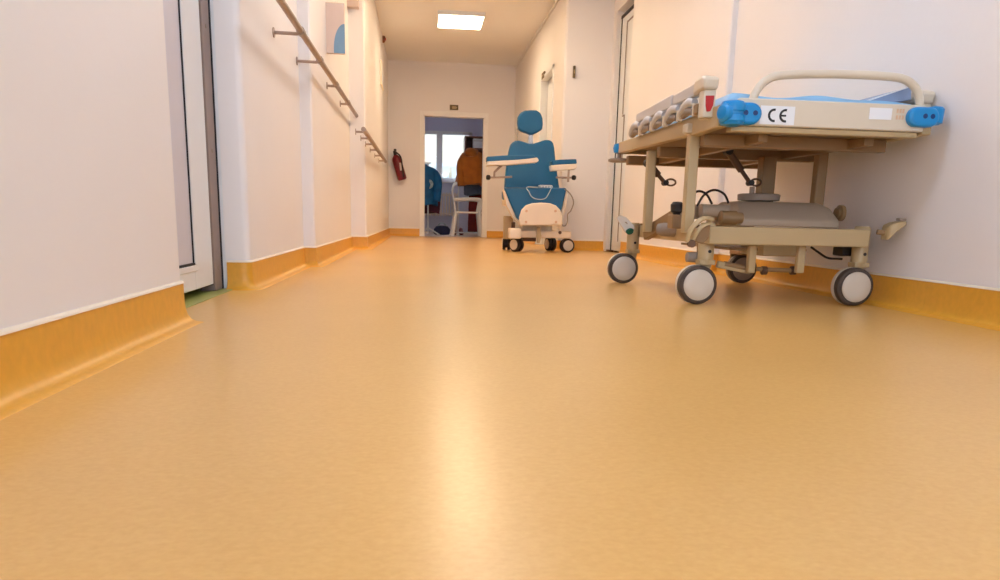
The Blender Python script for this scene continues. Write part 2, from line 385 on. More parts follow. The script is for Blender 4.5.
def garment(name, m, cx, cy, ztop, zbot, wt, wb, depth, label, cat, group=None, sleeves=True, open_=False, seed=1):
    """a hanging garment: shouldered body with folds and sleeves"""
    rnd = random.Random(seed); rings = []; seg = 40; lv = 12
    ph = [rnd.random() * 6.28 for _ in range(4)]
    for k in range(lv + 1):
        t = k / lv; z = ztop + (zbot - ztop) * t
        sh = min(1, .30 + 1.0 * (t / .16) ** .7) if t < .16 else 1
        ww = (wt + (wb - wt) * t) * (sh if t < .16 else 1) / 2
        dd = depth / 2 * (.45 + .55 * min(1, t / .25))
        ring = []
        for i in range(seg):
            a = i * 2 * PI / seg
            fold = 1 + (.10 * math.sin(5 * a + ph[0]) + .06 * math.sin(9 * a + ph[1])) * min(1, t * 2) + .03 * math.sin(7 * t * 6 + ph[2] + 3 * a)
            ring.append((cx + math.cos(a) * ww * (1 + .25 * (fold - 1)), cy + math.sin(a) * dd * fold, z + .02 * math.sin(3 * a + ph[3]) * t))
        rings.append(ring)
    b = MB(); b.loft(rings)
    root = b.build(name, m, None, ang=70); tag(root, label, cat, group)
    if sleeves:
        for s in (-1, 1):
            p = smooth_path([(cx + s * wt * .42, cy, ztop - .10), (cx + s * wt * .54, cy - .03, ztop - .28), (cx + s * wt * .52, cy - .07, ztop - .5), (cx + s * wt * .5, cy - .08, ztop - .62)], 5)
            t = MB(); t.tube(p, [.055 + .025 * math.sin(min(1, i / 4) * PI / 2) - .01 * i / len(p) for i in range(len(p))], 14); t.build('sleeve', m, root, ang=70)
    c = MB(); c.tube([(cx + .07 * math.cos(a), cy + .06 * math.sin(a), ztop - .005) for a in [i * 2 * PI / 16 for i in range(17)]], .025, 8); c.build('collar', m, root)
    return root
# left rack with the blue jacket
lx = at(428, 215, Y=13.5).x
rk = thing('coat_rack', 'white clothes rack on splayed feet left in the far room', 'rack', (lx - .1, 13.5, 0))
p = MB(); p.tube([(lx, 13.5, .02), (lx, 13.5, 1.26)], .014); p.build('post', M_PVC, rk)
p = MB(); p.tube([(lx - .75, 13.5, 1.26), (lx + .05, 13.5, 1.26)], .014); p.build('top_rail', M_PVC, rk)
for s in ((-.18, -.25), (.2, -.22), (-.18, .25), (.18, .25)):
    p = MB(); p.tube([(lx, 13.5, .12), (lx + s[0] * .5, 13.5 + s[1] * .5, .07), (lx + s[0], 13.5 + s[1], .012)], .013); p.build('foot', M_PVC, rk)
j = at(434, 165, Y=13.35); jb = at(434, 205, Y=13.35)
gj = garment('jacket', M_JBLUE, j.x - .20, 13.5, j.z, jb.z, .50, .54, .26, 'blue jacket hanging on the white rack in the far room', 'jacket', seed=3)
e = MB(); e.lathe((j.x - .1, 13.40, j.z - .33), (0, -1, 0), [(0, .09), (.02, .085), (.02, 0)], 20); e.build('chest_print', M_JPALE, gj)
pz = at(432, 216, Y=13.6)
tz = jb.z + .32
p = MB(); p.tube([(lx, 13.5, tz - .01), (lx, 13.66, tz - .01), (lx - .5, 13.66, tz - .01)], .011); p.build('side_arm', M_PVC, rk)
garment('trousers', M_PURPLE, at(431, 200, Y=13.62).x - .03, 13.66, jb.z + .32, pz.z + .06, .44, .38, .18, 'plum trousers hanging below the blue jacket', 'trousers', sleeves=False, seed=5)
# right stand with ochre coat
sx = at(458.3, 210, Y=13.6).x
rk = thing('garment_stand', 'thin white garment stand beside the plastic armchair in the far room', 'stand', (sx + .2, 13.6, 0))
p = MB(); p.tube([(sx, 13.6, .03), (sx, 13.6, 1.32)], .013); p.build('post', M_PVC, rk); p = MB(); p.tube([(sx + .62, 13.6, .03), (sx + .62, 13.6, 1.32)], .013); p.build('post', M_PVC, rk)
p = MB(); p.tube([(sx - .03, 13.6, 1.32), (sx + .66, 13.6, 1.32)], .013); p.build('top_rail', M_PVC, rk)
for q in (0, .62):
    p = MB(); p.tube([(sx + q, 13.36, .015), (sx + q, 13.84, .015)], .015); p.build('foot', M_PVC, rk)
p = MB(); p.tube([(sx - .1, 13.6, .05), (sx + .66, 13.6, .05)], .013); p.build('foot_rail', M_PVC, rk)
o1 = at(470, 150, Y=13.4); o2 = at(472, 185, Y=13.4)
gc = garment('coat', M_OCHRE, o1.x + .06, 13.52, o1.z, o2.z + .02, .40, .64, .3, 'ochre brown coat hanging on the right in the far room', 'coat', seed=8)
h = MB(); h.lathe((o1.x + .02, 13.46, o1.z - .12), (0, .1, 1), [(0, .1), (.05, .13), (.1, .12), (.15, .07), (.17, .001)], 18); h.build('hood', M_OCHRE, gc)
s1 = at(474, 178, Y=13.7)
p = MB(); p.tube([(sx + .62, 13.6, s1.z + .21), (sx + .62, 13.74, s1.z + .21), (s1.x - .1, 13.74, s1.z + .21)], .010); p.build('side_arm', M_PVC, rk)
s2 = at(478, 190, Y=13.9)
p = MB(); p.tube([(sx + .62, 13.6, s2.z + .29), (sx + .62, 13.98, s2.z + .29), (s2.x - .05, 13.98, s2.z + .29)], .010); p.build('side_arm', M_PVC, rk)
garment('shirt', M_SLATE, s1.x + .02, 13.74, s1.z + .22, s1.z - .30, .40, .40, .16, 'slate blue shirt under the ochre coat', 'shirt', sleeves=False, seed=9)
s1 = at(478, 190, Y=13.9)
garment('dressing_gown', M_MAROON, s1.x + .1, 13.98, s1.z + .3, .06, .5, .55, .2, 'maroon gown hanging below the ochre coat by the doorway', 'gown', sleeves=False, seed=11)
# white plastic armchair
cx = at(467, 215, Y=13.05).x
pc = thing('plastic_armchair', 'white plastic armchair half behind the right door jamb', 'chair', (cx, 13.1, 0))
bk = MB(); bkp = smooth_path([(cx - .21, 0, .40), (cx - .24, 0, .62), (cx - .27, 0, .84), (cx - .20, 0, .93), (cx - .16, 0, .84)], 5)
bk.loft([[(q.x, 12.88 + .44 * t, q.z - .05 * (2 * t - 1) ** 2) for q in bkp[:16]] + [(q.x + .018, 12.88 + .44 * t, q.z - .05 * (2 * t - 1) ** 2) for q in bkp[:16][::-1]] for t in [i / 6 for i in range(7)]]); bk.build('backrest', M_PVC, pc, ang=60)
bk = MB(); bk.cbox((cx + .02, 13.1, .41), (.44, .46, .03)); bk.build('seat', M_PVC, pc, bev=.012)
for s in (12.86, 13.34):
    am = MB(); am.tube(smooth_path([(cx - .24, s, .62), (cx, s, .635), (cx + .2, s, .63), (cx + .25, s, .57)], 5), .024, 10, 1.5); am.build('armrest', M_PVC, pc)
    lg = MB(); lg.tube([(cx + .23, s, .6), (cx + .2, s, .42), (cx + .25, s - .0, .004)], [.024, .028, .034], 10); lg.build('leg', M_PVC, pc)
    lg = MB(); lg.tube([(cx - .2, s, .42), (cx - .26, s, .004)], [.028, .034], 10); lg.build('leg', M_PVC, pc)
# things on the floor, shelf on wall
q = at(442, 229, Y=13.95)
bg = MB(); bg.loft([[(q.x + .16 * k[1] * math.cos(a), 13.95 + .10 * k[1] * math.sin(a), k[0]) for a in [i * 2 * PI / 20 for i in range(20)]] for k in ((-.002, .8), (.03, 1), (.10, .95), (.15, .7), (.165, .4))])
bg = bg.build('duffel_bag', M_NAVY); tag(bg, 'small navy bag on the floor under the radiator', 'bag')
hd = MB(); hd.tube(arc((q.x, 13.93, .13), .08, .2, PI - .2, 10), .012); hd.build('handle', M_JPALE, bg)
for k, (dx, dy) in enumerate(((.22, .02), (.36, .0))):
    sh = MB(); x0, y0 = q.x + dx, 13.95 + dy
    sh.loft([[(x0 + .045 * math.cos(a) * f_, y0 + yy + .0, .002 + hh * (.5 + .5 * math.sin(a))) for a in [i * 2 * PI / 14 for i in range(14)]] for yy, f_, hh in ((-.14, .55, .04), (-.11, .9, .06), (-.02, 1, .075), (.06, .85, .10), (.12, .9, .13), (.14, .7, .12))])
    so = sh.build('shoe', M_MAROON, ang=60); tag(so, 'dark red shoe beside the navy bag' if k == 0 else 'dark red shoe next to the garment stand foot', 'shoe', 'shoes on the far room floor')
    sl = MB(); sl.cbox((x0, y0, .001), (.08, .27, .008)); sl.build('sole', M_BLACK, so, bev=.004)
c0 = at(465, 152, Y=16.0); c1_ = at(482, 136, Y=16.0)
cb = thing('wall_shelf', 'red brown open shelf on the wall right of the far window', 'shelf', ((c0.x + c1_.x) / 2 + .1, 16.3, c0.z - .2))
xa, xb = c0.x, c1_.x + .35
s = MB(); s.box((xa, 16.05, c0.z - .2), (xa + .03, 16.59, c1_.z)); s.build('side_panel', M_WOOD, cb); s = MB(); s.box((xb - .03, 16.05, c0.z - .2), (xb, 16.59, c1_.z)); s.build('side_panel', M_WOOD, cb)
for z in (c0.z - .2, (c0.z + c1_.z) / 2 - .1, c1_.z - .03):
    s = MB(); s.box((xa, 16.05, z), (xb, 16.59, z + .025)); s.build('shelf_board', M_WOOD, cb)
s = MB(); s.box((xa, 16.57, c0.z - .2), (xb, 16.592, c1_.z)); s.build('back_panel', M_WOOD, cb)
bx = MB(); bz = (c0.z + c1_.z) / 2 - .1 + .026; bp_ = at(478, 142, Y=16.1)
bx.box((bp_.x - .1, 16.1, bz), (bp_.x + .1, 16.35, bz + .2)); bx = bx.build('carton', M_STICK, bev=.005); tag(bx, 'white box on the red brown wall shelf', 'box')
MB().box((bp_.x - .1, 16.097, bz + .14), (bp_.x + .1, 16.1, bz + .16)).build('lid_edge', M_GREY, bx)

# ------------------------------------------------------------------ wall fittings
def handrail(label, X, wall, pts, brk, r, name='handrail'):
    P = [at(px, py, X=X) for px, py in pts]
    t = thing(name, label, 'handrail', (wall, (P[0].y + P[-1].y) / 2, P[0].z))
    b = MB(); b.tube(P, r, 14); b.build('rail', M_RAIL, t)
    a, c = P[0], P[-1]
    for y in brk:
        z = a.z + (c.z - a.z) * (y - a.y) / (c.y - a.y)
        wl = wall(y) if callable(wall) else wall
        k = MB(); k.tube([(wl + .002, y, z - .035), (X - .02, y, z - .04), (X, y, z - r * .5)], .009, 10); k.lathe((wl, y, z - .035), (1, 0, 0), [(.001, .026), (.006, .025), (.006, 0)], 16); k.build('bracket', M_RAIL, t)
        k = MB(); k.tube([(X, y - .03, z), (X, y + .03, z)], r * 1.22, 14); k.build('clamp', M_RAIL, t)
    return t
XH = -.632
ys = [at(px, py, X=XH).y for px, py in ((275, -12), (301, 28), (320, 60), (336, 84), (348, 103), (357, 116))]
def wx(y): return X1 if y < 4.98 else X2
t = thing('handrail', 'long grey brown handrail on the near left wall', 'handrail', (X2, 5.5, 1.2))
PA, PB = at(265, -27, X=XH), at(358, 119.5, X=XH); PB.z = PA.z = (PA.z + PB.z) / 2
b = MB(); b.tube([PA, PB], .0175, 14); b.build('rail', M_RAIL, t)
for y in ys:
    z = PA.z; wl = wx(y)
    k = MB(); k.tube([(wl + .002, y, z - .01), (XH - .02, y, z - .012), (XH, y, z - .008)], .009, 10); k.lathe((wl, y, z - .01), (1, 0, 0), [(.001, .026), (.006, .025), (.006, 0)], 16); k.build('bracket', M_RAIL, t)
    k = MB(); k.tube([(XH, y - .03, z), (XH, y + .03, z)], .022, 14); k.build('clamp', M_RAIL, t)
XH2 = -.475
ys = [at(px, py, X=XH2).y for px, py in ((364.5, 132.5), (369, 139), (373, 144), (377, 149), (381, 154.5), (384.5, 159))]
t = thing('handrail', 'short grey handrail on the far left wall near the extinguisher', 'handrail', (X3, 9, 1.1))
PA, PB = at(363.5, 131, X=XH2), at(385.5, 160.5, X=XH2); PB.z = PA.z = (PA.z + PB.z) / 2
b = MB(); b.tube([PA, PB], .02, 14); b.build('rail', M_RAIL, t)
for y in ys:
    z = PA.z
    k = MB(); k.tube([(X3 + .002, y, z - .01), (XH2, y, z - .01)], .009, 10); k.lathe((X3, y, z - .01), (1, 0, 0), [(.001, .026), (.006, .025), (.006, 0)], 16); k.build('bracket', M_RAIL, t)

# fire extinguisher on the back wall
e0, e1 = at(394.5, 152, Y=12.38), at(402.5, 180, Y=12.38)
ex = thing('fire_extinguisher', 'dark red fire extinguisher hanging tilted on the back wall', 'extinguisher', ((e0.x + e1.x) / 2, 12.40, e1.z))
ax = (Vector(e1) - Vector(e0)).normalized(); Ln = (Vector(e1) - Vector(e0)).length
b = MB(); b.lathe(e0, ax, [(.05, .001), (.055, .035), (.09, .065), (.13, .075), (Ln - .02, .075), (Ln, .055), (Ln, .001)], 24); b.build('cylinder', M_EXT, ex)
b = MB(); b.lathe(e0, ax, [(-.02, .02), (.06, .03), (.06, .001)], 14); b.cbox((e0.x + .01, e0.y - .02, e0.z + .03), (.04, .09, .03)); b.build('valve', M_BLACK, ex, bev=.004)
b = MB(); b.tube(smooth_path([e0 + Vector((.02, -.03, .0)), e0 + Vector((.10, -.07, -.08)), e0 + Vector((.13, -.085, -.25)), e0 + Vector((.15, -.085, -.40))], 6), .012, 10); b.build('hose', M_BLACK, ex)
b = MB(); m_ = (Vector(e0) + Vector(e1)) / 2; b.cbox((m_.x - .01, 12.475, m_.z), (.05, .05, .25)); b.build('wall_bracket', M_BLACK, ex, bev=.004)
lp = Vector(e0) * .45 + Vector(e1) * .55
b = MB(); b.bar(lp + Vector((.024, -.074, .07)), lp + Vector((.036, -.074, -.05)), .028, .006, up=(0, 1, 0)); b.build('instruction_label', M_BOARD, ex)
for (px, py) in ((388, 165.5), (392, 176)):
    pass
# exit sign above the doorway
a, c = at(449.8, 104.8, Y=12.49), at(458.2, 110.2, Y=12.49)
sg = MB(); sg.box((a.x, 12.475, c.z), (c.x, 12.499, a.z)); sg = sg.build('exit_sign', M_SIGN, bev=.003); tag(sg, 'small olive exit sign above the far doorway', 'sign')
s = MB(); mx_, mz_ = (a.x + c.x) / 2, (a.z + c.z) / 2
s.box((mx_ - .03, 12.472, mz_ - .022), (mx_ + .032, 12.4755, mz_ + .016)); s.prism([(mx_ + .03, 12.472, mz_ + .02), (mx_ + .052, 12.472, mz_ - .002), (mx_ + .03, 12.472, mz_ - .024)], (0, .0035, 0)); s.build('pictogram', M_SIGNL, sg)
# sign standing out from the left wall with a blue arch
Yq = 5.8
a, c = at(326, 2, Y=Yq), at(345, 54, Y=Yq)
sg = thing('projecting_sign', 'beige sign with blue arch standing out from the left wall', 'sign', (X2, Yq, c.z))
s = MB(); s.box((X2 - .005 if a.x > X2 else a.x, Yq, c.z), (c.x, Yq + .03, a.z)); s.build('board', M_BOARD, sg, bev=.004)
q0, q1 = at(334, 53, Y=Yq), at(344.6, 24, Y=Yq)
wq, hq = q1.x - q0.x, q1.z - q0.z
pts = [(q0.x, Yq - .002, q0.z)] + [(q0.x + wq * (1 - math.cos(t)), Yq - .002, q0.z + hq * (.15 + .85 * math.sin(t))) for t in [i * PI / 24 for i in range(13)]] + [(q1.x, Yq - .002, q0.z)]
s = MB(); s.prism(pts, (0, .004, 0)); s.build('arch_print', M_ARCH, sg)
# small wall plates on right wall and left wall
def plate(px0, py0, px1, py1, X, m, name, label, cat='sign', th=.02):
    a, c = at(px0, py0, X=X), at(px1, py1, X=X)
    y0, y1 = sorted((a.y, c.y)); z0, z1 = sorted((a.z, c.z)); sgn = -1 if X > 0 else 1
    b = MB(); b.box((min(X, X + sgn * th), y0, z0), (max(X, X + sgn * th), y1, z1)); o = b.build(name, m, bev=.003); tag(o, label, cat)
    return o, (y0, y1, z0, z1)
o, (y0, y1, z0, z1) = plate(543, 80, 545.6, 71, XR3, M_SIGN, 'door_sign', 'small dark sign above the far right door')
MB().box((XR3 - .0215, y0 + .03, z0 + .04), (XR3 - .0195, y1 - .03, z1 - .04)).build('sign_face', M_SIGNL, o)
a = at(574, 72, Y=8.19)
o = MB(); o.box((a.x - .012, 8.165, a.z - .06), (a.x + .012, 8.199, a.z + .06)); o = o.build('wall_plate', M_SIGN, bev=.003); tag(o, 'narrow dark plate high on the wall behind the blue chair', 'plate')
MB().box((a.x - .006, 8.162, a.z - .02), (a.x + .006, 8.166, a.z + .02)).build('plate_slot', M_SIGNL, o)
a = at(382.5, 39, X=X3)
b = MB(); b.lathe((X3 + .001, a.y, a.z), (1, 0, 0), [(0, .05), (.02, .05), (.035, .035), (.035, .001)], 18); b = b.build('alarm_button', M_WOOD); tag(b, 'small dark red round alarm high on the far left wall', 'alarm')
MB().lathe((X3 + .036, a.y, a.z), (1, 0, 0), [(0, .02), (.01, .018), (.012, .001)], 12).build('push_knob', M_RED, b)
o, (y0, y1, z0, z1) = plate(380.5, 84, 382.5, 68, X3, M_TRIM, 'notice_frame', 'pale framed notice on the far left wall above the short handrail', 'notice', .015)
MB().box((X3 + .0145, y0 + .02, z0 + .02), (X3 + .0165, y1 - .02, z1 - .02)).build('notice_paper', M_STICK, o)

# ceiling lights
def ceiling_light(y, label, glow=None):
    t = thing('ceiling_light', label, 'light', (.5, y, ZC), 'square ceiling lights of the corridor')
    f = MB()
    for lo, hi in (((.185, y - .315, ZC - .05), (.2, y + .315, ZC)), ((.74, y - .315, ZC - .05), (.755, y + .315, ZC)), ((.2, y - .315, ZC - .05), (.74, y - .3, ZC)), ((.2, y + .3, ZC - .05), (.74, y + .315, ZC)), ((.2, y - .3, ZC - .01), (.74, y + .3, ZC))): f.box(lo, hi)
    f.build('frame', M_PVC, t)
    MB().box((.2, y - .3, ZC - .056), (.74, y + .3, ZC - .02)).build('diffuser', glow or M_LIGHTC, t, bev=.004)
ceiling_light(9.75, 'lit square ceiling light at the far end of the corridor', M_LIGHTW)
ceiling_light(7.2, 'added square ceiling light, out of view over the teal chair', M_LIGHTW)  # extra panel added out of view to brighten ceiling and far half
ceiling_light(4.85, 'lit square ceiling light above the hospital bed')
ceiling_light(2.2, 'lit cool white square ceiling light above the left door', M_LIGHTK)

t = thing('ceiling_light', 'added round ceiling light brightening the far room, out of view', 'light', (.4, 14.6, ZC - .14))  # lamp added out of view to brighten the far room
b = MB(); b.lathe((.4, 14.6, ZC - .141), (0, 0, -1), [(0, .2), (.03, .2), (.04, .19)], 32); b.build('frame', M_PVC, t)
b = MB(); b.lathe((.4, 14.6, ZC - .17), (0, 0, -1), [(0, .185), (.03, .16), (.045, .001)], 32); b.build('diffuser', M_LIGHTC, t)
# ------------------------------------------------------------------ hospital bed
BED = thing('hospital_bed', 'cream hospital bed on casters against the right wall', 'bed', (1.55, 3.5, 0))
YE = 2.78                                               # plane of the bed end
def bp(name, mb, m, bev=.003, sub=0, parent=None, bseg=2, ang=35): return mb.build(name, m, parent or BED, bev=bev, sub=sub, bseg=bseg, ang=ang)
zt, zb_ = .812, .712
XL, XRt = 1.135, 1.975
# end plate and frame
e = MB(); e.box((1.19, YE, zb_), (1.945, YE + .03, zt)); EP = bp('end_panel', e, M_CREAM2, .006)
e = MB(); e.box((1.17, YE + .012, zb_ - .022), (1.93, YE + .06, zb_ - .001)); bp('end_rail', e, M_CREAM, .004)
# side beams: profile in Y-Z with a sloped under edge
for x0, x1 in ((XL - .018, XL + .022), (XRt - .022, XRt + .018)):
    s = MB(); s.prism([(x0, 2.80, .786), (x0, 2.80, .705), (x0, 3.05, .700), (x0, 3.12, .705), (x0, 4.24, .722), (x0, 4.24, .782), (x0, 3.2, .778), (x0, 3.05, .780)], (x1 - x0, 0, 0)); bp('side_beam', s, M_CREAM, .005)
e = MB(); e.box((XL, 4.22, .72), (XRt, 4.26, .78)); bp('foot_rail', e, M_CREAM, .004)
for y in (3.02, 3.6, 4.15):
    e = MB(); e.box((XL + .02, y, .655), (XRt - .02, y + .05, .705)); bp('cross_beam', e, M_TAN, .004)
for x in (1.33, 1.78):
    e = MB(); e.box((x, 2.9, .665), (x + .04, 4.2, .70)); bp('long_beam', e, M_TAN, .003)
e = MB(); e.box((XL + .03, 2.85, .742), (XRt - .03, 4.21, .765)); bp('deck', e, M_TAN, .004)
# CE mark, stickers
a, c = at(764, 105.5, Y=YE), at(789, 125.5, Y=YE)
MB().box((a.x - .012, YE - .0015, c.z + .002), (c.x + .018, YE + .001, a.z)).build('sticker', M_STICK, EP)
mk = MB(); zc = (a.z + c.z) / 2; R_ = .024
def ring_arc(cx, a0, a1, r0=.0165, r1=.0248, n=18):
    out = [(cx + r1 * math.cos(a0 + (a1 - a0) * i / n), YE - .003, zc + r1 * math.sin(a0 + (a1 - a0) * i / n)) for i in range(n + 1)]
    inn = [(cx + r0 * math.cos(a0 + (a1 - a0) * i / n), YE - .003, zc + r0 * math.sin(a0 + (a1 - a0) * i / n)) for i in range(n + 1)]
    for i in range(n): mk.prism([out[i], out[i + 1], inn[i + 1], inn[i]], (0, .002, 0))
xc1 = at(772.5, 115, Y=YE).x + .006; xc2 = xc1 + .045
ring_arc(xc1, math.radians(80), math.radians(280)); ring_arc(xc2, math.radians(80), math.radians(280))
mk.box((xc2 - .02, YE - .003, zc - .0033), (xc2 + .002, YE - .001, zc + .0033))
lm = mk.build('ce_lettering', M_INK, EP)
a, c = at(870, 107.5, Y=YE), at(891, 120, Y=YE)
MB().box((a.x, YE - .0015, c.z), (c.x, YE + .001, a.z)).build('sticker', M_STICK, EP)
a, c = at(897, 108, Y=YE), at(905, 121, Y=YE)
g = MB()
for k in range(3):
    for l in range(2): g.box((a.x + k * .012, YE - .0012, c.z + .004 + l * .024), (a.x + k * .012 + .008, YE + .001, c.z + .02 + l * .024))
g.build('faint_print', M_FAINT, EP)
# push handle
hp = smooth_path([at(751, 104, Y=YE + .02), at(757, 90, Y=YE + .02), at(766, 80.5, Y=YE + .02), at(782, 75.3, Y=YE + .02), at(830, 74.2, Y=YE + .02), at(880, 76, Y=YE + .02), at(903, 79, Y=YE + .02), at(914.5, 87, Y=YE + .02), at(919, 98, Y=YE + .02), at(919.5, 108, Y=YE + .02)], 8)
bp('push_handle', MB().tube(hp, .0160, 18), M_CREAM2, 0)
# corner bumpers
def stadium(mb, x0, x1, z0, z1, y0, y1, n=10):
    r = (z1 - z0) / 2; zc_ = (z0 + z1) / 2
    pts = [(x0 + r - r * math.sin(t), y0, zc_ + r * math.cos(t)) for t in [i * PI / n for i in range(n + 1)]] + [(x1 - r + r * math.sin(t), y0, zc_ - r * math.cos(t)) for t in [i * PI / n for i in range(n + 1)]]
    return mb.prism(pts, (0, y1 - y0, 0))
def holes(par, xs, z, y):
    for x in xs: MB().lathe((x, y, z), (0, -1, 0), [(-.002, .0095), (.0008, .0095), (.0008, .001)], 16).build('screw_hole', M_BLUED, par)
a, c = at(735, 101.5, Y=2.755), at(761.5, 125, Y=2.755)
b = MB(); stadium(b, a.x, c.x, c.z, a.z, 2.752, 2.82); bum = bp('corner_bumper', b, M_BLUE, .012, bseg=3)
l = at(722, 113, Y=2.77); zc2 = (a.z + c.z) / 2
b = MB(); b.lathe((XL + .028, 2.775, zc2 - .048), (0, 0, 1), [(0, .02), (.006, .04), (.02, .048), (.04, .046), (.044, .041), (.052, .041), (.056, .046), (.074, .048), (.09, .04), (.096, .02)], 28); b.build('roller', M_BLUE, bum)
b = MB(); b.lathe((XL - .002, 2.76, zc2), (-1, -.4, 0), [(0, .036), (.016, .033), (.024, .024), (.026, .001)], 20); b.build('nose_cap', M_BLUE, bum)
holes(bum, (at(746, 113, Y=2.752).x, at(755.5, 113, Y=2.752).x), zc2 + .002, 2.752)
a, c = at(911, 106, Y=2.755), at(941, 127.5, Y=2.755); a.x, c.x = a.x, c.x
b = MB(); stadium(b, a.x, c.x - .008, c.z, a.z, 2.752, 2.82); bum = bp('corner_bumper', b, M_BLUE, .012, bseg=3)
b = MB(); b.lathe((c.x - .012, 2.79, c.z + .012), (0, 0, 1), [(0, .02), (.006, .034), (.058, .036), (.066, .03), (.07, .01)], 24); b.build('roller', M_BLUE, bum)
holes(bum, (at(925.5, 116, Y=2.752).x, at(933, 116, Y=2.752).x), (a.z + c.z) / 2 + .002, 2.752)
for x in (XL - .004, XRt - .014):
    b = MB(); b.lathe((x, 4.265, .722), (0, 0, 1), [(0, .015), (.006, .032), (.03, .038), (.052, .032), (.058, .012)], 24); bum = bp('corner_bumper', b, M_BLUE, 0)
    b = MB(); b.lathe((x, 4.265, .675), (0, 0, 1), [(0, .05), (.004, .062), (.016, .062), (.02, .05), (.022, .012), (.05, .012)], 24); b.build('wall_roller', M_GREYD, bum)
# lifting posts
def post(x, y, z0, z1, w_=.042, m=M_CREAM): bp('lift_post', MB().box((x - w_ / 2, y - w_ / 2, z0), (x + w_ / 2, y + w_ / 2, z1)), m, .005)
pn = at(690.5, 180, Y=3.1); post(pn.x, 3.1, .30, .71, .044)
pn = at(650, 180, Y=3.68); post(pn.x, 3.68, .29, .69, .042)
pn = at(766, 178, Y=3.55); post(pn.x, 3.55, .36, .67, .068, M_TAN)
pn = at(820, 170, Y=3.35); post(pn.x, 3.35, .34, .69, .048, M_TAN)
bp('post_cap', MB().cbox((at(690, 130, Y=3.09).x - .004, 3.09, at(690, 129, Y=3.09).z), (.044, .05, .04)), M_CREAM2, .008)
# gas struts
for p0, p1, y0, y1 in (((728, 151), (750, 183), 3.5, 3.52), ((648, 163), (665, 183), 3.72, 3.74)):
    a, c = at(*p0, Y=y0), at(*p1, Y=y1)
    s = MB(); s.tube([a, a.lerp(c, .6), a.lerp(c, .601), c], [.017, .017, .010, .010], 14); g = bp('gas_strut', s, M_BRN, 0)
    s = MB(); s.lathe(a + Vector((0, -.02, 0)), (0, 1, 0), [(0, .02), (.04, .02), (.04, .001)], 16); s.build('pivot', M_BLACK, g); s = MB(); s.lathe(c + Vector((0, -.02, 0)), (0, 1, 0), [(0, .014), (.04, .014), (.04, .001)], 16); s.build('pivot', M_BLACK, g)
    s = MB(); s.tube([c + Vector((.03 + .026 * math.cos(t), 0, .004 + .016 * math.sin(t))) for t in [i * 2 * PI / 16 for i in range(17)]], .005, 8); s.build('ring_clip', M_BRN, g)
# hand wheels / plates
a = at(745, 160, Y=3.75); s = MB(); s.lathe((a.x, 3.75, a.z - .004), (0, 0, 1), [(0, .03), (.003, .065), (.018, .065), (.021, .03), (.021, .015), (.05, .015)], 24); bp('under_disc', s, M_TAN, 0)
a = at(758.5, 197.5, Y=3.42); s = MB(); s.lathe((a.x, 3.42, a.z - .018), (0, 0, 1), [(0, .06), (.004, .095), (.03, .098), (.034, .09), (.034, .001)], 36); s.lathe((at(752, 190, Y=3.42).x, 3.42, a.z + .014), (0, 0, 1), [(0, .012), (.035, .012), (.035, .001)], 14); bp('bearing_plate', s, M_GREYD, 0)
# base: front and rear bars, side bars, corner posts
zb0, zb1 = .257, .332
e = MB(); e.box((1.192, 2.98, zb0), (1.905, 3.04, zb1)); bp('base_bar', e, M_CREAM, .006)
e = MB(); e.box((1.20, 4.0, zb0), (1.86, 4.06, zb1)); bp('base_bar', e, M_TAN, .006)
for x in (1.20, 1.80):
    e = MB(); e.box((x, 3.02, zb0), (x + .05, 4.03, zb1 - .01)); bp('base_side_bar', e, M_CREAM, .005)
def caster(x, y, post_x, post_y, ang, ptop=.345, dark=False):
    pm = M_CREAM if not dark else M_TAN
    s = MB(); s.lathe((post_x, post_y, .18), (0, 0, 1), [(0, .026), (.01, .034), (ptop - .19, .034), (ptop - .18, .028), (ptop - .18, .001)], 24); cp = bp('corner_post', s, pm, 0)
    MB().lathe((post_x + .004, post_y - .034, .225), (0, -1, 0), [(-.002, .008), (.002, .007), (.002, .001)], 12).build('bolt', M_BLACK, cp)
    C_ = Vector((x, y, .084)); ax_ = Vector((math.sin(ang), -math.cos(ang), 0))
    cs = MB(); cs.lathe(C_, ax_, [(-.021, .058), (-.021, .074), (-.014, .083), (.014, .083), (.021, .074), (.021, .058)], 48); tyre = bp('caster', cs, M_TYRE, 0)
    for s_ in (-1, 1):
        MB().lathe(C_, ax_ * s_, [(.012, .066), (.024, .066), (.030, .058), (.033, .03), (.033, .001)] if s_ > 0 else [(.010, .07), (.016, .0835), (.038, .0835), (.045, .074), (.047, .001)], 40).build('wheel_cover', M_DISC if not dark else M_GREYD, tyre)
    f_ = MB(); P0 = Vector((post_x, post_y, .185)); d_ = (Vector((x, y, 0)) - Vector((post_x, post_y, 0)))
    # one shell-shaped fork over the wheel
    side = ax_.cross(Vector((0, 0, 1))).normalized()
    yk = .050
    f_.loft([[Vector((post_x + a_ * wd, y + yk + b_, z)) for a_, b_ in ((-1, 0), (1, 0), (1, .022), (-1, .022))] for z, wd in ((.10, .022), (.15, .028), (.172, .032))])
    f_.prism([(post_x - .034, y + yk + .02, .168), (post_x - .034, post_y - .03, .168), (post_x + .034, post_y - .03, .168), (post_x + .034, y + yk + .02, .168)], (0, 0, .02))
    f_.lathe((post_x, post_y, .166), (0, 0, 1), [(0, .030), (.02, .033), (.024, .03), (.024, .001)], 24)
    f_.build('fork', pm, tyre, bev=.001)
caster(1.173, 3.03, 1.220, 3.075, .0)
caster(1.886, 3.03, 1.925, 3.075, -.0)
caster(1.115, 4.00, 1.176, 4.045, .0, .335)
caster(1.866, 4.13, 1.845, 4.05, .0, .335, True)
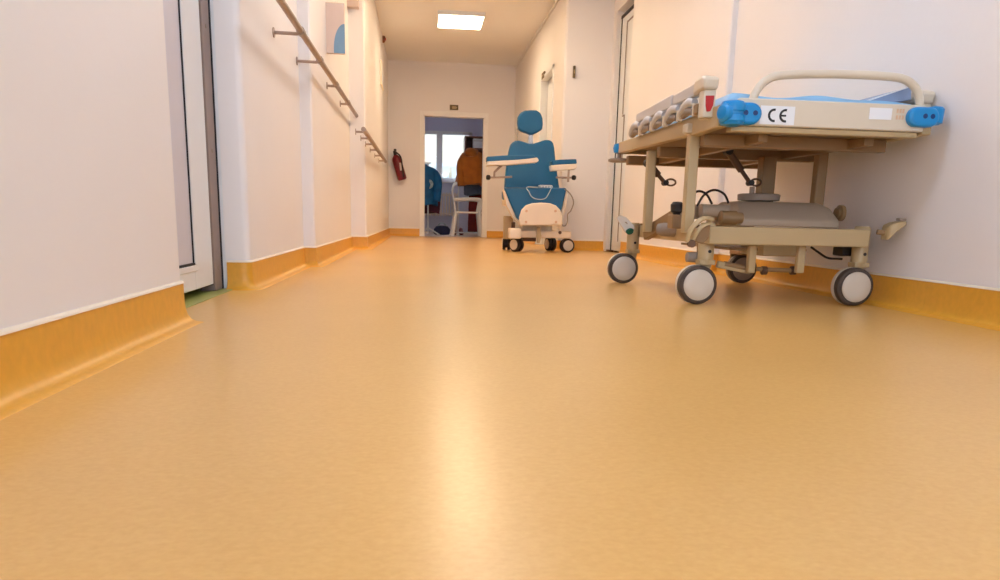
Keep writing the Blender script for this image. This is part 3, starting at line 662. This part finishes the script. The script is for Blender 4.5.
# actuator cover
def yz(px, py, Y): v = at(px, py, Y=Y); return v
A0, A1 = at(739, 228, Y=3.2), at(839, 228, Y=3.2)
B0, B1 = at(739.5, 219, Y=3.2), at(838.5, 219, Y=3.2)
C0, C1 = at(746, 204, Y=3.34), at(832, 205, Y=3.34)
c_ = MB()
rg = []
for (x0, x1, y0, y1, z) in ((A0.x, A1.x, 3.2, 3.6, .333), (A0.x, A1.x, 3.2, 3.6, B0.z), (A0.x + .02, A1.x - .012, 3.27, 3.56, C0.z - .012), (A0.x + .04, A1.x - .035, 3.33, 3.52, C0.z + .012)):
    rg.append([(x0, y0, z), (x1, y0, z), (x1, y1, z), (x0, y1, z)])
c_.loft(rg); bp('actuator_cover', c_, M_COVER, .008, bseg=3)
a = at(719.5, 218.5, Y=3.12); c = at(738, 219, Y=3.12)
s = MB(); s.lathe((a.x, 3.12, a.z + .004), (1, 0, 0), [(0, .024), (.004, .030), (c.x - a.x - .012, .030), (c.x - a.x - .01, .024), (.10, .024), (.10, .001)], 28); bp('actuator_end', s, M_TAN, 0)
a = at(836, 213, Y=3.3); s = MB(); s.lathe((a.x, 3.3, a.z), (1, 0, 0), [(0, .024), (.012, .024), (.014, .037), (.03, .037), (.032, .024), (.04, .02), (.04, .001)], 28); bp('actuator_end', s, M_TAN, 0)
bp('actuator_tube', MB().tube([(1.30, 3.38, .40), (1.46, 3.38, .40)], .03, 20), M_COVER, 0)
bp('cross_rail', MB().box((1.22, 3.45, .36), (1.46, 3.5, .43)), M_COVER, .006)
# cables
for pts in (((683, 212), (687, 200), (697, 191.5), (706, 194), (712, 204)), ((697, 206), (704, 195), (714, 190), (724, 194), (729, 204))):
    bp('cable', MB().tube(smooth_path([at(*p, Y=3.42) for p in pts], 6), .0055, 8), M_BLACK, 0)
a = at(677, 208, Y=3.32); s = MB(); s.lathe((a.x, 3.32, a.z - .035), (0, 0, 1), [(0, .015), (.012, .018), (.02, .028), (.05, .03), (.062, .02), (.064, .001)], 20); bp('knob', s, M_BLACK, 0)
bp('knob_base', MB().box((a.x - .028, 3.29, .315), (a.x + .03, 3.36, a.z - .03)), M_TAN, .004)
# lift lever arms and rollers
a, c = at(646, 234, Y=3.80), at(676, 216, Y=3.46); bp('lift_arm', MB().bar(a, c, .035, .066), M_TAN, .006)
a, c = at(657, 229, Y=3.5), at(688, 231, Y=3.40)
s = MB(); d_ = Vector(c) - Vector(a); s.lathe(a, d_, [(0, .014), (.006, .026), (.03, .032), (.10, .032), (.115, .022), (d_.length, .018), (d_.length, .001)], 22); bp('pedal_roller', s, M_GREYD, 0)
a, c = at(686, 257, Y=3.12), at(712, 258, Y=3.12)
s = MB(); s.lathe(a, Vector(c) - Vector(a), [(0, .012), (.004, .022), (.10, .024), (.112, .016), (.112, .001)], 20); bp('pedal_roller', s, M_GREYD, 0)
bp('pedal_stem', MB().tube([at(699, 242, Y=3.12), at(699, 262, Y=3.12)], .010, 10), M_TAN, 0)
# near left brake pedal: open curved pedal of two ribs and a web
pd = MB(); o_ = smooth_path([at(687, 242, Y=2.95), at(690, 231, Y=2.94), at(697, 222.5, Y=2.935), at(705, 218, Y=2.94), at(713, 219, Y=2.96)], 6)
pd.tube(o_, .007, 10, 1.6)
i_ = smooth_path([at(692, 243, Y=2.95), at(696, 234, Y=2.94), at(702, 226.5, Y=2.935), at(711, 222.5, Y=2.955)], 6); pd.tube(i_, .0055, 10, 1.6); BPED = bp('brake_pedal', pd, M_CREAM, 0)
w_ = MB(); w_.prism([at(695, 242, Y=2.955), at(699, 232, Y=2.955), at(705, 225, Y=2.955), at(711, 224, Y=2.955), at(709, 238, Y=2.955), at(703, 244, Y=2.955)], (0, .02, 0)); w_.build('pedal_web', M_TAN, BPED, bev=.004)
w_ = MB(); w_.lathe(at(690.5, 243.5, Y=2.955), (0, -1, 0), [(0, .016), (.02, .016), (.02, .001)], 16); w_.build('pivot_bolt', M_BRN, BPED)
# right brake pedal
pd = MB(); A_, B_ = at(884, 233, Y=2.99), at(904, 223, Y=2.97)
rg = []
for t, hw, hh in ((0, .02, .03), (.12, .03, .036), (.4, .03, .026), (.75, .028, .016), (1, .02, .009)):
    p = Vector(A_).lerp(Vector(B_), t) + Vector((0, 0, .010 * math.sin(t * PI)))
    rg.append([p + Vector((0, -hw, -hh)), p + Vector((0, hw, -hh)), p + Vector((0, hw, hh * .7)), p + Vector((0, -hw, hh * .7))])
pd.loft(rg); bpr = bp('brake_pedal', pd, M_CREAM, .008)
MB().tube([at(877, 232, Y=3.0), at(886, 233, Y=2.99)], .011, 12).build('pedal_shaft', M_TAN, bpr)
MB().cbox(Vector(B_) + Vector((-.018, -.005, .014)), (.03, .03, .012)).build('pedal_tip', M_GREYD, bpr, bev=.003)
# rear left brake pedal with green insert
A_, B_ = at(621, 218, Y=3.96), at(629.5, 230, Y=3.90)
pd = MB(); rg = []
for t, hw, hh in ((0, .03, .016), (.3, .034, .022), (.8, .036, .026), (1, .03, .022)):
    p = Vector(A_).lerp(Vector(B_), t); rg.append([p + Vector((-hw, 0, hh * .4)), p + Vector((-hw * .6, -.01, -hh)), p + Vector((hw * .6, -.01, -hh)), p + Vector((hw, 0, hh * .4)), p + Vector((0, .02, hh))])
pd.loft(rg); bpl = bp('brake_pedal', pd, M_DISC, .006)
MB().lathe(Vector(B_) + Vector((-.002, -.012, -.006)), (0, -1, -.9), [(0, .022), (.008, .018), (.01, .001)], 20).build('green_insert', M_TEALG, bpl)
MB().tube([Vector(A_).lerp(Vector(B_), .5) + Vector((.0, .0, 0)), (1.16, 4.03, .30)], .012, 10).build('pedal_shaft', M_TAN, bpl)
# under-base linkage
t_ = MB(); t_.tube([at(724, 264, Y=3.1), at(748, 269, Y=3.1)], .013, 12); t_.tube([at(757, 269, Y=3.12), at(800, 271, Y=3.12)], .010, 12); LK = bp('linkage_rod', t_, M_TAN, 0)
bp('linkage_strap', MB().bar(at(717, 264, Y=3.1), at(750, 271, Y=3.1), .02, .03), M_CREAM, .003)
for px in (752, 801):
    s = MB(); a = at(px, 246, Y=3.08); c = at(px, 273, Y=3.08); s.box((a.x - .018, 3.06, c.z), (a.x + .016, 3.09, a.z + .02)); bp('linkage_hanger', s, M_CREAM, .005)
for px in (764, 793):
    s = MB(); a = at(px, 270.5, Y=3.12); s.lathe((a.x - .012, 3.12, a.z), (1, 0, 0), [(0, .012), (.002, .019), (.022, .019), (.024, .012), (.024, .001)], 16); s.build('rod_collar', M_BRN, LK)
bp('control_box', MB().box((at(758, 250, Y=3.3).x, 3.25, .20), (at(800, 250, Y=3.3).x, 3.5, .31)), M_CREAM, .006)
bp('base_shelf', MB().box((1.42, 3.3, .222), (1.80, 3.95, .234)), M_TAN, .003)
bp('battery_pack', MB().box((at(838, 256, Y=3.15).x, 3.12, .212), (at(863, 256, Y=3.15).x, 3.2, .252)), M_BLACK, .005)
bp('cable', MB().tube(smooth_path([at(811, 247, Y=3.12), at(818, 252, Y=3.12), at(828, 258, Y=3.13), at(842, 259, Y=3.14)], 6), .005, 8), M_BLACK, 0)

# side rails
def side_rail(X, sgn, y0, y1, z0, z1, cap_h, dzc):
    root = MB()
    # top rail in two lengths with a notch
    ym = y0 + (y1 - y0) * .38
    def zz(y): return z0 + (z1 - z0) * (y - y0) / (y1 - y0)
    for a, b in ((y0, ym - .008), (ym + .008, y1)):
        root.prism([(X - .016, a, zz(a) - .027), (X - .016, b, zz(b) - .022), (X - .016, b, zz(b) + .022), (X - .016, a, zz(a) + .027)], (.032, 0, 0))
    root.box((X - .008, ym - .01, zz(ym) - .014), (X + .008, ym + .01, zz(ym) + .006))
    rt = bp('side_rail', root, M_GREY, .006)
    for k in range(5):
        y = y0 + .12 + k * (y1 - y0) * .215
        zr = zz(min(y, y1)) - .015
        if y < y1 - .01:
            s = MB(); s.box((X - .010, y - .012, .83), (X + .008, y + .012, zr)); s.build('upright', M_GREYD, rt, bev=.002)
        s = MB(); s.box((X - .016, y - .068, .768), (X + .006, y - .046, .815)); s.build('upright', M_CREAM2, rt, bev=.002)
        s = MB()
        s.tube(smooth_path([(X - .006, y - .045, .822), (X - .010, y + .0, .826), (X - .012, y + .04, .812), (X - .012, y + .075, .790), (X - .008, y + .085, .776)], 5), [.012 + .012 * math.sin(PI * min(1, (q + 2) / 22)) for q in range(21)], 14, .9); s.build('spindle', M_GREY, rt)
        s = MB(); s.tube([(X - .008, y - .04, .785), (X - .012, y + .01, .792), (X - .012, y + .06, .782)], [.012, .016, .014], 12); s.build('pivot_link', M_GREYD, rt)
    # end block, latch post, red latch
    b = MB(); b.prism([(X - .03, y0 + .05, zz(y0) - .025), (X - .03, y0 - .075, zz(y0) - .02), (X - .03, y0 - .085, zz(y0) + .022), (X - .03, y0 - .05, zz(y0) + .034), (X - .03, y0 + .03, zz(y0) + .03)], (.06, 0, 0)); b.build('end_block', M_CREAM2, rt, bev=.01)
    b = MB(); b.box((X - .022, y0 - .065, .745), (X + .026, y0 - .01, zz(y0) - .02)); b.build('latch_post', M_CREAM2, rt, bev=.005)
    b = MB(); yb = y0 - .067; zc_ = zz(y0) - .07
    b.prism([(X - .016, yb, zc_ + .028), (X + .02, yb, zc_ + .03), (X + .018, yb, zc_ - .006), (X + .008, yb, zc_ - .03), (X - .008, yb, zc_ - .032), (X - .014, yb, zc_ - .008)], (0, .012, 0)); b.build('latch', M_RED, rt, bev=.003)
    b = MB(); b.box((X - .018, y0 + .01, .77), (X + .012, y0 + .055, zz(y0) - .06)); b.build('hinge_block', M_TAN, rt, bev=.004)
side_rail(1.100, -1, 2.92, 3.80, .868, .858, .05, 0)
side_rail(2.012, 1, 2.95, 3.93, .856, .84, .05, 0)

# mattress on the deck
mb = MB(); rings = []; nx = 30
mx0, mx1 = 1.165, 1.955
for i, y in enumerate([2.845, 2.855, 2.90, 3.2, 3.6, 4.0, 4.17, 4.19]):
    edge = .55 if i in (0, 7) else 1
    top = []; bot = []
    for k in range(nx + 1):
        t = k / nx; x = mx0 + (mx1 - mx0) * t
        zt_ = .838 - .006 * t + .006 * math.sin(9 * t + y) * (1 - .3 * t) + .004 * math.sin(17 * t)
        e = min(1, min(t, 1 - t) / .02 + .5)
        top.append((x, y, .768 + (zt_ - .768) * edge * e)); bot.append((x, y, .766))
    rings.append(top + bot[::-1])
mb.loft(rings); mat_o = mb.build('mattress', M_MATT, ang=60); tag(mat_o, 'thin pale blue mattress on the hospital bed', 'mattress')
fl = MB(); a0, a1 = at(866, 101.5, Y=2.90), at(911, 86.5, Y=2.90)
pts = [(a0.x, 2.9, a0.z), (a1.x, 2.9, a1.z), (a1.x + .01, 2.9, a1.z - .05), (a0.x + .05, 2.9, a0.z - .012)]
fl.prism(pts, (0, .5, 0)); fl.build('folded_flap', M_FLAP, mat_o, bev=.003)
fl = MB(); fl.bar((a0.x, 2.897, a0.z + .001), (a1.x, 2.897, a1.z + .001), .006, .005); fl.build('flap_piping', M_STICK, mat_o)

# ------------------------------------------------------------------ blue treatment chair
CH = thing('treatment_chair', 'teal padded treatment chair on twin casters by the far doorway', 'chair', (1.22, 7.75, 0))
def cp(name, mb, m, bev=.004, parent=None, bseg=2, ang=35, sub=0): return mb.build(name, m, parent or CH, bev=bev, bseg=bseg, ang=ang, sub=sub)
def padshape(pts, off): return MB().prism([Vector(p) for p in pts], off)
# backrest (reclined), outline measured from the front
def back_y(py): return 7.86 + (188 - py) / 50. * .14
ol = [(504.5, 189), (505.5, 176), (507, 163), (509, 150), (510.5, 144.5), (513.5, 141), (518, 139.8), (523, 141.2), (529, 143.2), (534, 143.2), (540, 141.2), (545, 139.6), (550, 139.6), (553.3, 142), (554.6, 148), (556, 162), (558, 176), (560, 189)]
cp('backrest', padshape([at(x, y, Y=back_y(y)) for x, y in ol], (0, .09, -.01)), M_TEAL, .022, bseg=4)
ol2 = [(506, 188), (509, 152), (514, 144.5), (523, 145), (531, 146.5), (540, 145), (549, 143.5), (553, 152), (558, 188)]
cp('back_shell', padshape([at(x, y, Y=back_y(y)) + Vector((0, .095, -.01)) for x, y in ol2], (0, .03, -.004)), M_SHELL, .01)
# headrest and its post
ol = [(517.5, 123), (518, 117), (520.5, 112.5), (525, 110.3), (531, 109.8), (537, 110.3), (541, 113), (542.8, 118), (543.2, 124), (542.5, 129.5), (538, 132.2), (534, 134.2), (531, 135), (527, 133.4), (521.5, 131.2), (518.4, 129)]
cp('headrest', padshape([at(x, y, Y=7.97) for x, y in ol], (0, .08, 0)), M_TEAL, .02, bseg=4)
a, c = at(530.8, 131, Y=8.03), at(530.6, 146, Y=8.04); cp('headrest_post', MB().bar(a, c, .05, .016, up=(0, 1, 0)), M_CHROME, .003)
a, c = at(517, 128.5, Y=8.09), at(517, 146, Y=8.09); cp('infusion_rod', MB().tube([a, c], .007, 8), M_CHROME, 0)
# seat and leg rest
s0, s1 = at(503.5, 189, Y=7.55), at(567, 189, Y=7.55)
zs = s0.z
cp('seat', MB().box((s0.x + .02, 7.5, zs - .10), (s1.x - .02, 7.92, zs)), M_TEAL, .025, bseg=4)
cp('seat_shell', MB().box((s0.x + .03, 7.52, zs - .16), (s1.x - .03, 7.95, zs - .1)), M_SHELL, .012)
ol = [(504, 188), (567, 188.5), (564.5, 199), (561, 213), (557, 222), (522, 222), (517, 219), (510, 203)]
cp('leg_rest', padshape([at(x, y, Y=7.46 - (y - 188) / 34 * .05) for x, y in ol], (0, .07, .01)), M_TEAL, .016, bseg=4)
ol = [(503.2, 190), (505.2, 191), (511.5, 205), (518.5, 221), (523, 226), (513, 218), (506.5, 205)]
cp('leg_shell', padshape([at(x, y, Y=7.47) for x, y in ol], (0, .10, 0)), M_SHELL, .004)
ol = [(567.5, 190), (566, 190), (562.3, 208), (559, 221), (563, 219), (566.5, 205)]
cp('leg_shell', padshape([at(x, y, Y=7.47) for x, y in ol], (0, .10, 0)), M_SHELL, .004)
# foot plate: D shape
ol = [(519.5, 225.5), (519.3, 217), (521.5, 210), (526, 205.2), (532, 203.2), (541, 202.6), (550, 203.2), (556, 205.4), (560.5, 210), (562.6, 217), (562.6, 225.5)]
FP = cp('foot_plate', padshape([at(x, y, Y=7.37) for x, y in ol], (0, .035, 0)), M_SHELL, .012, bseg=3)
for p in ((526.5, 211), (526, 222), (555.5, 211), (556, 222)): MB().lathe(at(*p, Y=7.371), (0, -1, 0), [(0, .014), (.004, .012), (.004, .001)], 14).build('screw', M_FAINT, FP)
# armrests with support rods
def armrest(pad, base, rod, knob, y):
    o = cp('armrest', padshape([at(px, py, Y=y) for px, py in pad], (0, .14, 0)), M_TEAL, .008, bseg=3)
    padshape([at(px, py, Y=y) for px, py in base], (0, .14, 0)).build('arm_base', M_SHELL, o, bev=.006)
    P = [at(px, py, Y=y + .08) for px, py in ([knob] + list(rod) if knob[0] < 530 else list(rod) + [knob])]
    MB().tube(P, .010, 10).build('support_rod', M_RAIL, o)
    k = at(*knob, Y=y + .08); sx_ = -1 if knob[0] < 530 else 1
    MB().lathe((k.x, k.y, k.z), (sx_, 0, 0), [(-.01, .012), (.0, .024), (.024, .024), (.034, .016), (.034, .001)], 16).build('knob', M_BLACK, o)
    return o
armrest([(487, 156.5), (502, 155.5), (519, 155), (534, 155), (536, 158), (519, 160.2), (487, 161.5)], [(487.3, 161.2), (512, 159.8), (537.5, 157.5), (539, 160.5), (537, 162.5), (505, 165), (487.3, 165.6)], ((494, 177.5), (503, 177.2), (512, 176.8)), (489.5, 177.4), 7.42)
armrest([(552, 160.5), (560, 159.6), (576.5, 159), (577, 163.5), (562, 164.5), (551.5, 165.5)], [(551, 165.2), (563, 164.3), (577, 163.6), (577, 167.5), (575, 169.3), (552, 170.8)], ((556, 177.5), (564, 177.6), (570, 177.6)), (572.6, 177.6), 7.50)
for p0, p1, p2 in (((494, 177.5), (494.5, 172), (502, 165)), ((568, 182), (568.5, 175), (569, 169))):
    cp('arm_bracket', MB().tube([at(*p0, Y=7.5), at(*p1, Y=7.5), at(*p2, Y=7.52)], .012, 10), M_RAIL, 0)
# base
a = at(508, 222, Y=7.85); cp('lift_column', MB().box((a.x - .05, 7.78, .12), (a.x + .045, 7.86, .36)), M_CREAM, .008)
a = at(536, 228, Y=7.7); cp('lift_column', MB().box((a.x - .16, 7.62, .14), (a.x + .16, 7.86, zs - .15)), M_SHELL, .012)
cp('lift_housing', MB().box((at(511, 225, Y=7.8).x, 7.74, at(511, 231, Y=7.75).z), (at(514.5, 225, Y=7.8).x, 7.79, at(511, 222, Y=7.75).z)), M_BRN, .003)
zz0, zz1 = at(540, 238, Y=7.52).z, at(540, 229.5, Y=7.52).z
a, c = at(511, 233, Y=7.52), at(571, 233, Y=7.52)
BB = cp('base_beam', MB().box((a.x, 7.5, zz0), (c.x, 7.58, zz1 - .01)), M_SHELL, .012)
cp('base_beam', MB().box((a.x - .02, 7.95, zz0), (c.x - .12, 8.02, zz1)), M_CREAM, .012)
for x in (a.x + .04, c.x - .17): cp('base_side', MB().box((x, 7.54, zz0), (x + .05, 7.98, zz1 - .01)), M_CREAM, .008)
q = at(515, 233, Y=7.45); cp('caster_housing', MB().box((q.x - .06, 7.42, zz0 - .01), (q.x + .06, 7.58, zz1 + .01)), M_SHELL, .014)
MB().lathe(at(560, 232.6, Y=7.498), (0, -1, 0), [(-.004, .018), (.004, .016), (.004, .001)], 14).build('badge', M_BRN, BB)
q0, q1 = at(523, 236, Y=7.6), at(536, 241.5, Y=7.6); cp('motor_box', MB().box((q0.x, 7.6, q1.z), (q1.x, 7.75, q0.z)), M_BRN, .006)
q = at(539, 234, Y=7.48)
cp('centre_pedal', MB().prism([at(537, 227, Y=7.47), at(540.5, 227, Y=7.47), at(541.5, 236, Y=7.45), at(540, 243, Y=7.43), at(537.3, 243, Y=7.43), at(536.6, 236, Y=7.45)], (0, .03, 0)), M_CREAM, .005)
def twin(px, py, y, ang, r=.072, gap=.032):
    c = at(px, py, Y=y); c.z = r + .001; ax_ = Vector((math.cos(ang), math.sin(ang), 0))
    h = MB(); h.lathe((c.x, c.y, r), (0, 0, 1), [(0, .014), (zz0 + .01 - r, .014), (zz0 + .01 - r, .001)], 14); root = cp('caster', h, M_BLACK, 0)
    h = MB(); h.lathe(c, ax_, [(-gap / 2, .05), (gap / 2, .05)], 20); h.build('hub', M_BLACK, root)
    for s_ in (-1, 1):
        w_ = MB(); w_.lathe(c, ax_ * s_, [(gap / 2 - .006, r * .7), (gap / 2 - .006, r * .97), (gap / 2, r), (gap / 2 + .018, r), (gap / 2 + .026, r * .92), (gap / 2 + .026, r * .7)], 32); wr = w_.build('tyre', M_TYRE_D, root)
        w_ = MB(); w_.lathe(c, ax_ * s_, [(gap / 2, r * .72), (gap / 2 + .028, r * .74), (gap / 2 + .034, r * .55), (gap / 2 + .034, .001)], 28); w_.build('wheel_cover', M_DISC, wr.parent)
M_TYRE_D = mat('dark_tyre', (44, 32, 30), .55, var=.08)
twin(516.5, 244, 7.55, -2.45)
twin(567, 244, 7.58, -1.45)
twin(506.5, 243, 7.93, -.1)
twin(550.5, 243, 7.93, .25)
# hand control lying on seat
h0 = at(545, 186.5, Y=7.62); hz = zs + .003
hc = thing('hand_control', 'grey corded hand control lying on the teal chair seat', 'remote', (h0.x, 7.6, hz))
b = MB(); b.box((h0.x - .075, 7.56, hz), (h0.x + .075, 7.64, hz + .05)); HB = b.build('handset', M_LEAD, hc, bev=.018, bseg=3)
for k in range(4): MB().cbox((h0.x - .045 + k * .03, 7.559, hz + .028), (.018, .004, .016)).build('button', M_STICK, HB, bev=.002)
pts = [(560, 189, 7.55), (566, 190, 7.44), (571.5, 196, 7.43), (573.5, 203, 7.43), (570.5, 211, 7.43), (567.5, 214.5, 7.43), (567.5, 221, 7.43), (565.5, 225.5, 7.43), (562.5, 225.5, 7.44), (561.8, 222, 7.45)]
b = MB(); b.tube(smooth_path([Vector((h0.x + .07, 7.6, hz + .02)), Vector((h0.x + .14, 7.57, hz + .006))] + [at(x, y, Y=yy) for x, y, yy in pts[1:]], 6), .006, 8); b.build('cord', M_GREYD, hc)
pts = [(538, 187.4, 7.45), (527, 187.2, 7.45), (529, 192, 7.405), (532, 197, 7.40), (538, 199.3, 7.40), (545, 198.5, 7.40), (549, 193, 7.405), (551.5, 187.5, 7.45)]
b = MB(); b.tube(smooth_path([at(x, y, Y=yy) for x, y, yy in pts], 6), .005, 8); b.build('cord', M_LEAD, hc)

# ------------------------------------------------------------------ light
def area(name, loc, rot, sx_, sy_, power, col):
    l = bpy.data.lights.new(name, 'AREA'); l.shape = 'RECTANGLE'; l.size = sx_; l.size_y = sy_; l.energy = power; l.color = col
    o = bpy.data.objects.new(name, l); COL.objects.link(o); o.location = loc; o.rotation_euler = rot
    return o
area('added_daylight_rear', (.65, YR - .3, 1.6), (-PI / 2 - .25, 0, PI), 2.5, 1.7, 60, (.60, .77, 1.0))  # added cool fill through the made-up opening behind the camera
area('added_daylight_left', (-1.5, -1.4, 1.6), (0, -PI / 2, 0), 1.45, 1.7, 30, (.58, .74, 1.0))  # added cool side fill from the made-up gap in the left wall
area('daylight_far_window', (.2, YF + 1.3, 3.3), (-PI / 2 + .75, 0, 0), 2.2, 1.2, 600, (.78, .9, 1.0))
W = bpy.data.worlds.new('sky'); bpy.context.scene.world = W; W.use_nodes = True
bg = W.node_tree.nodes['Background']; bg.inputs[0].default_value = (.80, .90, 1.0, 1); bg.inputs[1].default_value = 1.6

# ------------------------------------------------------------------ camera
cam = bpy.data.cameras.new('camera'); co = bpy.data.objects.new('camera', cam); COL.objects.link(co)
right = ROT @ Vector((1, 0, 0)); up = ROT @ Vector((0, -1, 0)); back = ROT @ Vector((0, 0, -1))
co.matrix_world = Matrix(((right.x, up.x, back.x, EYE.x), (right.y, up.y, back.y, EYE.y), (right.z, up.z, back.z, EYE.z), (0, 0, 0, 1)))
cam.sensor_fit = 'HORIZONTAL'; cam.sensor_width = 36; cam.lens = F * 36 / 1000
cam.shift_x = 0; cam.shift_y = (PPY - 290) / 1000; cam.clip_start = .02
sc = bpy.context.scene; sc.camera = co
sc.view_settings.view_transform = 'Standard'; sc.view_settings.look = 'None'
sc.view_settings.gamma = 1; sc.view_settings.use_curve_mapping = False; sc.view_settings.exposure = 0.36
